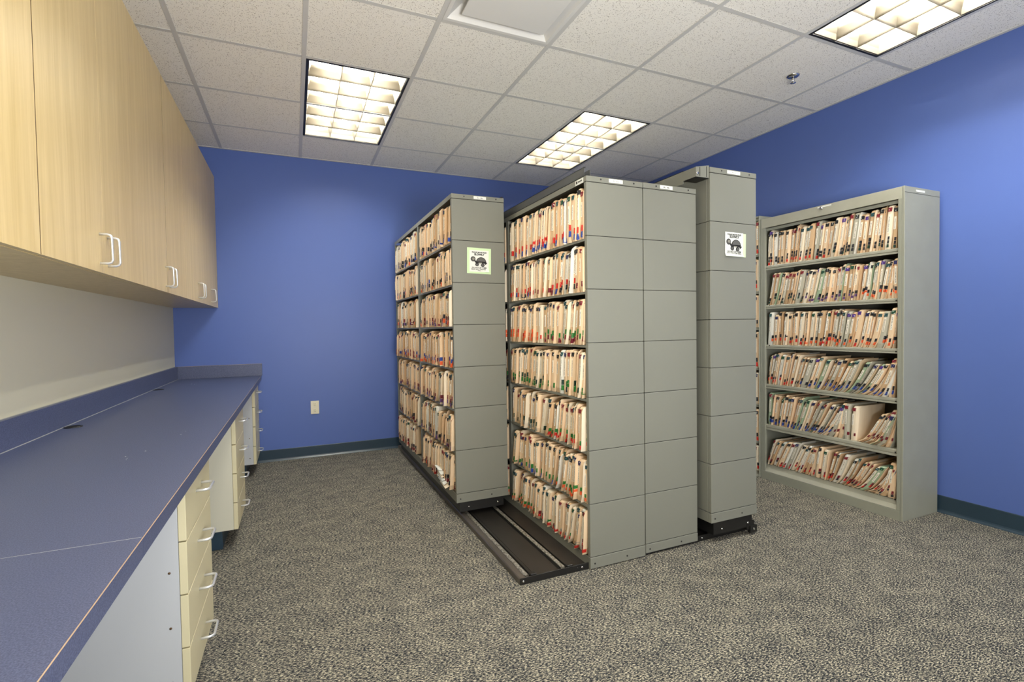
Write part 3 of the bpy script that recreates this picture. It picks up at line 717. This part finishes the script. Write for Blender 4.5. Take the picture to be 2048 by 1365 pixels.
ORD = ['th']*200
def ordn(n):
    return f"{n}{'th' if 10 <= n % 100 <= 20 else {1:'st',2:'nd',3:'rd'}.get(n % 10,'th')}"
SHN = ['bottom', 'second lowest', 'third lowest', 'fourth lowest', 'fifth lowest', 'sixth lowest', 'top']
FOLD = []
def row(place, si, x, yfar, ynear, z, hmax, D, codes, tags, lean=.012, p=.6, leanvar=.006, bunch=1.0, cards=None, tmul=1.0, hrange=(.84, .93), dvar=.008, fill=1.0, bow=.0):
    L = yfar-ynear; s = .004; lst = []
    cards = cards or [('manila', 12), ('cream', 6), ('tan', 3), ('white', 1)]
    pool = [c for c, n in cards for _ in range(n)]
    while True:
        t = (random.uniform(.007, .017) if random.random() < .40 else random.uniform(.018, .038))*tmul
        pos = s/L
        if pos > fill: break
        ln = lean(pos) if callable(lean) else lean
        ln += random.uniform(-leanvar, leanvar)
        pp = p(pos) if callable(p) else p
        avail = L-.004-s-t
        if avail < 0: break
        ln = min(ln, avail)
        code = codes(pos) if callable(codes) else random.choice(codes)
        cost = math.sqrt(max(.2, 1-(ln/hmax)**2*.8))
        F = dict(x=x, y=yfar, z=z+.0005, s=s, t=t, H=hmax*random.uniform(*hrange)*cost, lean=ln, p=pp, D=D, d0=random.uniform(-dvar, dvar*.6),
                 bow=random.uniform(-.002, .002)+bow, card=random.choice(pool), card2=random.choice(pool), rnd=random.uniform(-.0015, .002),
                 fat=t > .02, flap=random.uniform(.002, .009) if random.random() < .6 else 0, up=random.uniform(-.02, .03),
                 sa=random.uniform(.1, .6), l0=random.uniform(.36, .46), l1=random.uniform(.74, .84), tu=random.uniform(.93, .965),
                 cu=random.uniform(.20, .36), ca=random.uniform(.55, 1.0), tag=random.choice(tags), code=code, place=place, si=si)
        lst.append(F); s += t*bunch+random.choice((0, .0006, .0015, .003))
    n = len(lst)
    if fill >= 1 and n > 1:
        left = L-.003-max(F['s']+F['t']+max(F['lean'], 0) for F in lst[-3:])
        left = max(0, left)
        for k, F in enumerate(lst): F['s'] += left*k/(n-1)
    for k, F in enumerate(lst):
        F['n'] = n-k
        c = Vector((x, yfar-F['s']-F['lean']/2, z+F['H']/2)); v = c-CAM; dd = v.length
        F['area'] = F['t']*F['H']*abs(v.normalized().x)/dd**2
        FOLD.append(F)
T5 = ['teal', 'black', 'black', 'maroon', 'green', 'teal', 'navy']
def cod(a, b, h=.115): return [(a, h), (b, h)]
random.seed(21)
PB = 'rack beside the bare track'
xB = 1.7655
cB = {6: [cod('red', 'blue')]*4, 5: [cod('red', 'dark'), cod('red', 'maroon'), cod('maroon', 'dark'), cod('red', 'blue')],
      4: lambda q: cod('orange', 'orange', .1) if q < .42 and random.random() < .75 else (cod('red', 'orange', .1) if q < .45 else cod('green', 'maroon')),
      3: [cod('green', 'green', .07), cod('green', 'dark'), cod('dgreen', 'green')], 2: lambda q: cod('dgreen', 'grey') if q < .45 else cod('green', 'red', .09),
      1: lambda q: cod('green', 'blue') if q < .6 else cod('green', 'orange', .08), 0: lambda q: cod('green', 'orange', .08) if q < .3 else cod(random.choice(('maroon', 'grey', 'green')), 'red', .08)}
for k in range(7):
    z = TB[k]-.0105 if k else TB[0]-.0005
    lo = (1.810, )[0] if k == 6 else TB[k+1]-.022
    low = k < 3
    for (a, b, pl) in ((1.048, .163, PB), (1.968, 1.084, 'back bay, rack by bare track')):
        if b > 1: 
            row(pl, k, xB, b+.05, b, z, lo-z, .22, cB[k], T5, .004, .6, .002, tmul=1.2)
            continue
        row(pl, k, xB, a, b, z, lo-z, .26, cB[k], T5, lean=(lambda q, low=low, kk=k: (.040 if low else .028)+.022*math.sin(q*9+kk*1.7)*(.8 if low else .5)), p=.5, leanvar=.006 if not low else .014,
            hrange=(.80, .94) if low else (.86, .95), dvar=.010 if not low else .016, tmul=1.45 if not low else 1.5)
PA1, PA2 = 'near bay, set-back sliding rack', 'far bay, set-back sliding rack'
cA = {6: [cod('dark', 'blue'), cod('dark', 'dark'), cod('dark', 'orange')], 5: [cod('dark', 'dark'), cod('dark', 'orange'), cod('blue', 'dark')],
      4: [cod('maroon', 'purple'), cod('maroon', 'maroon'), cod('dark', 'orange')], 3: [cod('maroon', 'maroon'), cod('blue', 'orange')], 2: [cod('maroon', 'dark'), cod('maroon', 'purple')],
      1: [cod('dark', 'purple'), cod('dark', 'maroon')], 0: [cod('dark', 'maroon'), cod('maroon', 'red')]}
for k in range(7):
    z = TA[k]-.0105 if k else TA[0]-.0005
    lo = 1.906 if k == 6 else TA[k+1]-.022
    for (a, b, pl, fl) in ((1.843, 1.014, PA1, 1), (2.743, 1.877, PA2, .8 if k == 0 else 1)):
        row(pl, k, 1.3805, a, b, z, lo-z, .27, cA[k], T5, lean=(lambda q, kk=k: (.022 if kk > 2 else .034)+.015*math.sin(q*8+kk*2.1)), p=.5, leanvar=.009, hrange=(.8, .95), dvar=.012, tmul=1.5, fill=fl)
PR = 'right wall cabinet'
SR = [(.114, .362), (.407, .667), (.703, .957), (.989, 1.246), (1.278, 1.528), (1.563, 1.828)]
cR = {5: lambda q: [('dark', .075)]+cod('dark', 'red' if q < .45 else 'dgreen', .075), 4: lambda q: [('dark', .09), ('dgreen' if q < .3 else ('purple' if q < .7 else 'orange'), .07)],
      3: [[('dark', .09), ('red', .09)], [('dark', .09), ('orange', .08)]], 2: lambda q: [('dark', .08), ('red', .09)] if q < .2 else [('dark', .10), ('blue', .10)],
      1: lambda q: [('dark', .08), ('blue', .1)] if q < .5 else [('maroon', .08)], 0: [[('maroon', .09), ('dark', .06)], [('maroon', .08), ('red', .08)]]}
TR = ['black', 'black', 'teal', 'maroon', 'black', 'navy', 'green', 'black', 'teal', 'maroon', 'black', 'purple']
MIXR = [('manila', 10), ('cream', 4), ('tan', 4), ('white', 2), ('grey', 2), ('green', 1)]
MIXL = [('manila', 9), ('cream', 3), ('tan', 5), ('white', 2), ('grey', 3), ('green', 2)]
def par(k):
    if k == 5: return dict(lean=lambda q: .010+.028*math.sin(q*3.1), p=.75, leanvar=.006, hrange=(.86, .95), cards=MIXR)
    if k == 4: return dict(lean=lambda q: .055 if q < .5 else .035, p=.7, leanvar=.008, hrange=(.84, .93), cards=MIXR)
    if k == 3: return dict(lean=lambda q: .012+.05*q, p=.6, leanvar=.008, hrange=(.84, .93), cards=MIXR)
    if k == 2: return dict(lean=lambda q: .035+.135*q, p=lambda q: .95-.42*q, leanvar=.010, hrange=(.82, .92), cards=MIXL, bunch=1.05)
    if k == 1: return dict(lean=lambda q: min(.015+.24*q, .012+(.62-q)*.8) if q < .62 else (.012 if q < .69 else .14), p=lambda q: .95-.5*q, leanvar=.010, hrange=(.8, .9), cards=MIXL, bunch=1.05)
    return dict(lean=lambda q: min(.075+.06*q, .02+(.38-q)*.8) if q < .38 else ((.025 if q < .47 else .06+.28*(q-.47))), p=lambda q: .95-.4*q, leanvar=.012, hrange=(.76, .86), cards=MIXL, bunch=1.05)
for k in range(6):
    z, lo = SR[k]; row(PR, k, 3.682, .748, -.117, z, lo-z, .27, cR[k], TR, dvar=.008, tmul=1.12, **par(k))
z2 = [.045, .27, .544, .82, 1.117, 1.387, 1.66]; t2_ = [.25, .524, .80, 1.097, 1.367, 1.64, 1.922]
for k in range(7):
    row('sliver behind closed sliding rack', k, 3.664, .90, .7968, z2[k], t2_[k]-z2[k], .26, [cod('dark', 'red')], ['navy', 'black', 'maroon'], lean=.0, leanvar=.001, hrange=(.9, .95), tmul=1.3, dvar=.002)
FOLD.sort(key=lambda f: -f['area'])
SHR = ['bottom', 'second lowest', 'third lowest', 'fourth lowest', 'fifth lowest', 'top']
rest = MB(); used = set()
CN = {'grey': 'grey', 'green': 'green'}
for i, F in enumerate(FOLD):
    parts = folder(F)
    if i < 300:
        body, strip, tg, cdm = parts
        loc = (F['x']+F['d0'], F['y']-F['s'], F['z'])
        root = thing('file_folder', '', 'folder', loc) if False else None
        o = obj('file_folder', body, ALLM, None, loc)
        sh = (SHR if F['place'] == PR else SHN)[F['si']]
        lab = f"{F['tag']}-tagged {CN.get(F['card'], F['card'])} folder, {ordn(F['n'])} from near end, {sh} shelf, {F['place']}"
        tag(o, lab, 'folder', 'file folders on the shelves')
        WO[o.name] = loc
        for nm, q, mm in (('name_strip', strip, None), ('number_tag', tg, None), ('colour_code', cdm, None)):
            if q.v:
                used_i = sorted(set(q.m)); q.m = [used_i.index(a) for a in q.m]
                obj(nm, q, [ALLM[a] for a in used_i], o)
    else:
        for q in parts:
            b = len(rest.v); rest.v += q.v; rest.f += [[b+a for a in f] for f in q.f]; rest.m += q.m; rest.sm += q.sm
tag(obj('file_folders', rest, ALLM), 'remaining rows of manila file folders filling the racks and cabinets', 'folders', kind='stuff')

# loose papers spilling from the bottom near corner of the set-back rack
t = thing('loose_papers', 'crumpled white papers spilling off the bottom shelf of the set-back rack', 'papers', (1.37, 1.2, .15))
random.seed(5)
for k in range(6):
    a = 1.13+.03*k+random.uniform(-.02, .02); z = .152+.006*k
    g = MB(); n = 7
    ly, lx, sk = random.uniform(.09, .14), random.uniform(.10, .14), random.uniform(-.03, .03)
    for i in range(n+1):
        u = i/n; zz = z+.05*math.sin(u*2.4+k*.3)*(.4+.1*k)-.0*u
        xx = 1.353+lx*u
        for v, yy in ((0, a+sk*u), (1, a+ly+sk*u)): g.v += [(xx, yy, zz+v*.01), (xx, yy, zz+v*.01+.0012)]
    for i in range(n):
        b = i*4
        g.face([b+1, b+3, b+7, b+5], True); g.face([b, b+4, b+6, b+2], True); g.face([b, b+1, b+5, b+4]); g.face([b+2, b+6, b+7, b+3])
    g.face([0, 2, 3, 1]); e = n*4; g.face([e, e+1, e+3, e+2])
    obj('sheet', g, M_PAPER if k % 3 else FM['cream'], t)

# ------------------------------------------------------------------ turtle signs
def sign(x0, y, zt, w_, h_, roll, variant, label):
    cx, cz = x0+w_/2, zt-h_/2
    ca, sa = math.cos(roll), math.sin(roll)
    def W(a, b, d): return (cx+a*ca-b*sa, y-d, cz+a*sa+b*ca)
    t = thing('turtle_sign', label, 'sign', (cx, y, cz), 'turtle notices on rack ends')
    def poly(pts, d, th=.0004):
        g = MB(); n = len(pts)
        g.v = [W(a, b, d) for a, b in pts]+[W(a, b, d+th) for a, b in pts]
        g.face(list(range(n))); g.face(list(range(n, 2*n)))
        for i in range(n): j = (i+1) % n; g.face([i, j, n+j, n+i])
        return g
    hw, hh = w_/2, h_/2
    if variant == 0:
        obj('backing_sheet', poly([(-hw, -hh), (hw, -hh-.001), (hw, hh), (-hw, hh)], .0005), M_GREENP, t, label='pale green paper')
        pw, ph, ox, oz = w_*.80, h_*.84, 0, -.002
    else:
        obj('backing_sheet', poly([(-hw*.9, -hh*.96), (hw, -hh*.98), (hw, hh*.93), (-hw*.9, hh*.96)], .0005), M_GREENP, t, label='pale green paper')
        pw, ph, ox, oz = w_*.86, h_*.97, -w_*.07, 0
    # white sheet, slightly wavy and curling at a lower corner
    g = MB(); nx, ny = 8, 8
    def dz(u, v):
        base = .0012+.0012*math.sin(u*5+v*2)*.3
        curl = max(0, (u-.75)/.25)*max(0, (.18-v)/.18)*.012 if variant == 0 else max(0, (.12-v)/.12)*.005*(1+.6*math.sin(u*7))
        return base+curl
    for th in (0, .0003):
        for j in range(ny+1):
            for i in range(nx+1):
                u, v = i/nx, j/ny; g.v.append(W(ox+(u-.5)*pw, oz+(v-.5)*ph, dz(u, v)+th))
    N_ = (nx+1)*(ny+1)
    for j in range(ny):
        for i in range(nx):
            a = j*(nx+1)+i; g.face([a, a+1, a+nx+2, a+nx+1], True); g.face([N_+a, N_+a+nx+1, N_+a+nx+2, N_+a+1], True)
    obj('paper_sheet', g, M_PAPER, t)
    e = .0026
    s = pw/.125
    def line(txt, size, z, bold):
        obj('lettering', text_mb(txt, size*s, lambda a, b: W(ox+a, oz+z*ph+b, e), bold*s), M_INK, t)
    line('PLEASE MOVE FILES', .0112, .375, .0004); line('SLOWLY', .0165, .265, .0008)
    line('DO NOT LET THEM', .0108, -.335, .0004); line('BANG INTO THE WALL', .0096, -.405, .0003); line('THANKS', .005, -.455, .0002)
    # turtle drawing: dark outline shapes with grey insides
    def ell(cx_, cz_, rx, rz, a0=0, a1=2*math.pi, n=22, flat=None):
        P_ = [(ox+s*(cx_+rx*math.cos(a0+(a1-a0)*k/n)), oz+s*(cz_+rz*math.sin(a0+(a1-a0)*k/n))) for k in range(n+(0 if abs(a1-a0-2*math.pi) < 1e-6 else 1))]
        return P_
    def pg(l): return [(ox+s*a, oz+s*b) for a, b in l]
    parts = [(ell(.013, -.006, .033, .031, 0, math.pi), e, M_INK), (ell(-.040, .012, .0155, .0155), e+.0002, M_INK),
             (pg([(-.034, .001), (-.027, .006), (-.010, -.008), (-.012, -.02), (-.020, -.016)]), e+.0001, M_INK),
             (ell(-.014, -.021, .0125, .010), e+.0001, M_INK), (ell(.023, -.024, .0125, .0105), e+.0001, M_INK),
             (pg([(.036, -.014), (.050, -.006), (.052, -.012), (.040, -.022)]), e, M_INK),
             (pg([(-.020, -.004), (.048, -.004), (.040, -.014), (-.008, -.014)]), e, M_INK)]
    ins = [(ell(.013, -.003, .028, .025, .05, math.pi-.05), e+.0006, M_GINK), (ell(-.040, .012, .012, .012), e+.0008, M_GINK), (ell(-.038, .013, .006, .006), e+.0011, M_LGINK),
           (ell(-.038, .0125, .0028, .0028), e+.0014, M_INK), (ell(-.014, -.021, .009, .0065), e+.0007, M_GINK), (ell(.023, -.024, .009, .007), e+.0007, M_GINK),
           (pg([(-.004, -.009), (.018, -.009), (.018, -.0125), (-.004, -.0125)]), e+.0007, M_LGINK)]
    dk = MB(); gy = MB()
    for lst in (parts, ins):
        for P_, d, mm in lst:
            gg = poly(P_, d, .0002); b = len(dk.v); dk.v += gg.v; dk.f += [[b+a for a in f] for f in gg.f]; dk.m += [[M_INK, M_GINK, M_LGINK].index(mm)]*len(gg.f); dk.sm += [False]*len(gg.f)
    obj('turtle_drawing', dk, [M_INK, M_GINK, M_LGINK], t, label='dark grey cartoon turtle print')
sign(1.4705, .99, 1.6225, .152, .153, -.02, 0, 'turtle notice on green paper taped to the set-back rack end')
sign(2.5725, .095, 1.6235, .148, .128, -.015, 1, 'turtle notice on white paper taped to the right-hand sliding rack end')

# unseen fill lamp, added to brighten the room through the rear opening
ld = bpy.data.lights.new('added_rear_fill', 'AREA'); ld.shape = 'RECTANGLE'; ld.size = 2.9; ld.size_y = 2.2; ld.energy = REAR_FILL; ld.color = (1, .99, .95)
lo_ = bpy.data.objects.new('added_rear_fill', ld); COL.objects.link(lo_); lo_.location = ((DX0+DX1)/2, YF-.5, 1.07); lo_.rotation_euler = (math.radians(90), 0, 0)

# unseen fill lamp, added to brighten the ceiling from below
fd = bpy.data.lights.new('added_ceil_fill', 'AREA'); fd.shape = 'DISK'; fd.size = .7; fd.energy = CEIL_FILL; fd.color = (1, .985, .95)
fo = bpy.data.objects.new('added_ceil_fill', fd); COL.objects.link(fo); fo.location = (1.05, -2.35, 1.05); fo.rotation_euler = (math.radians(180-36), 0, 0)
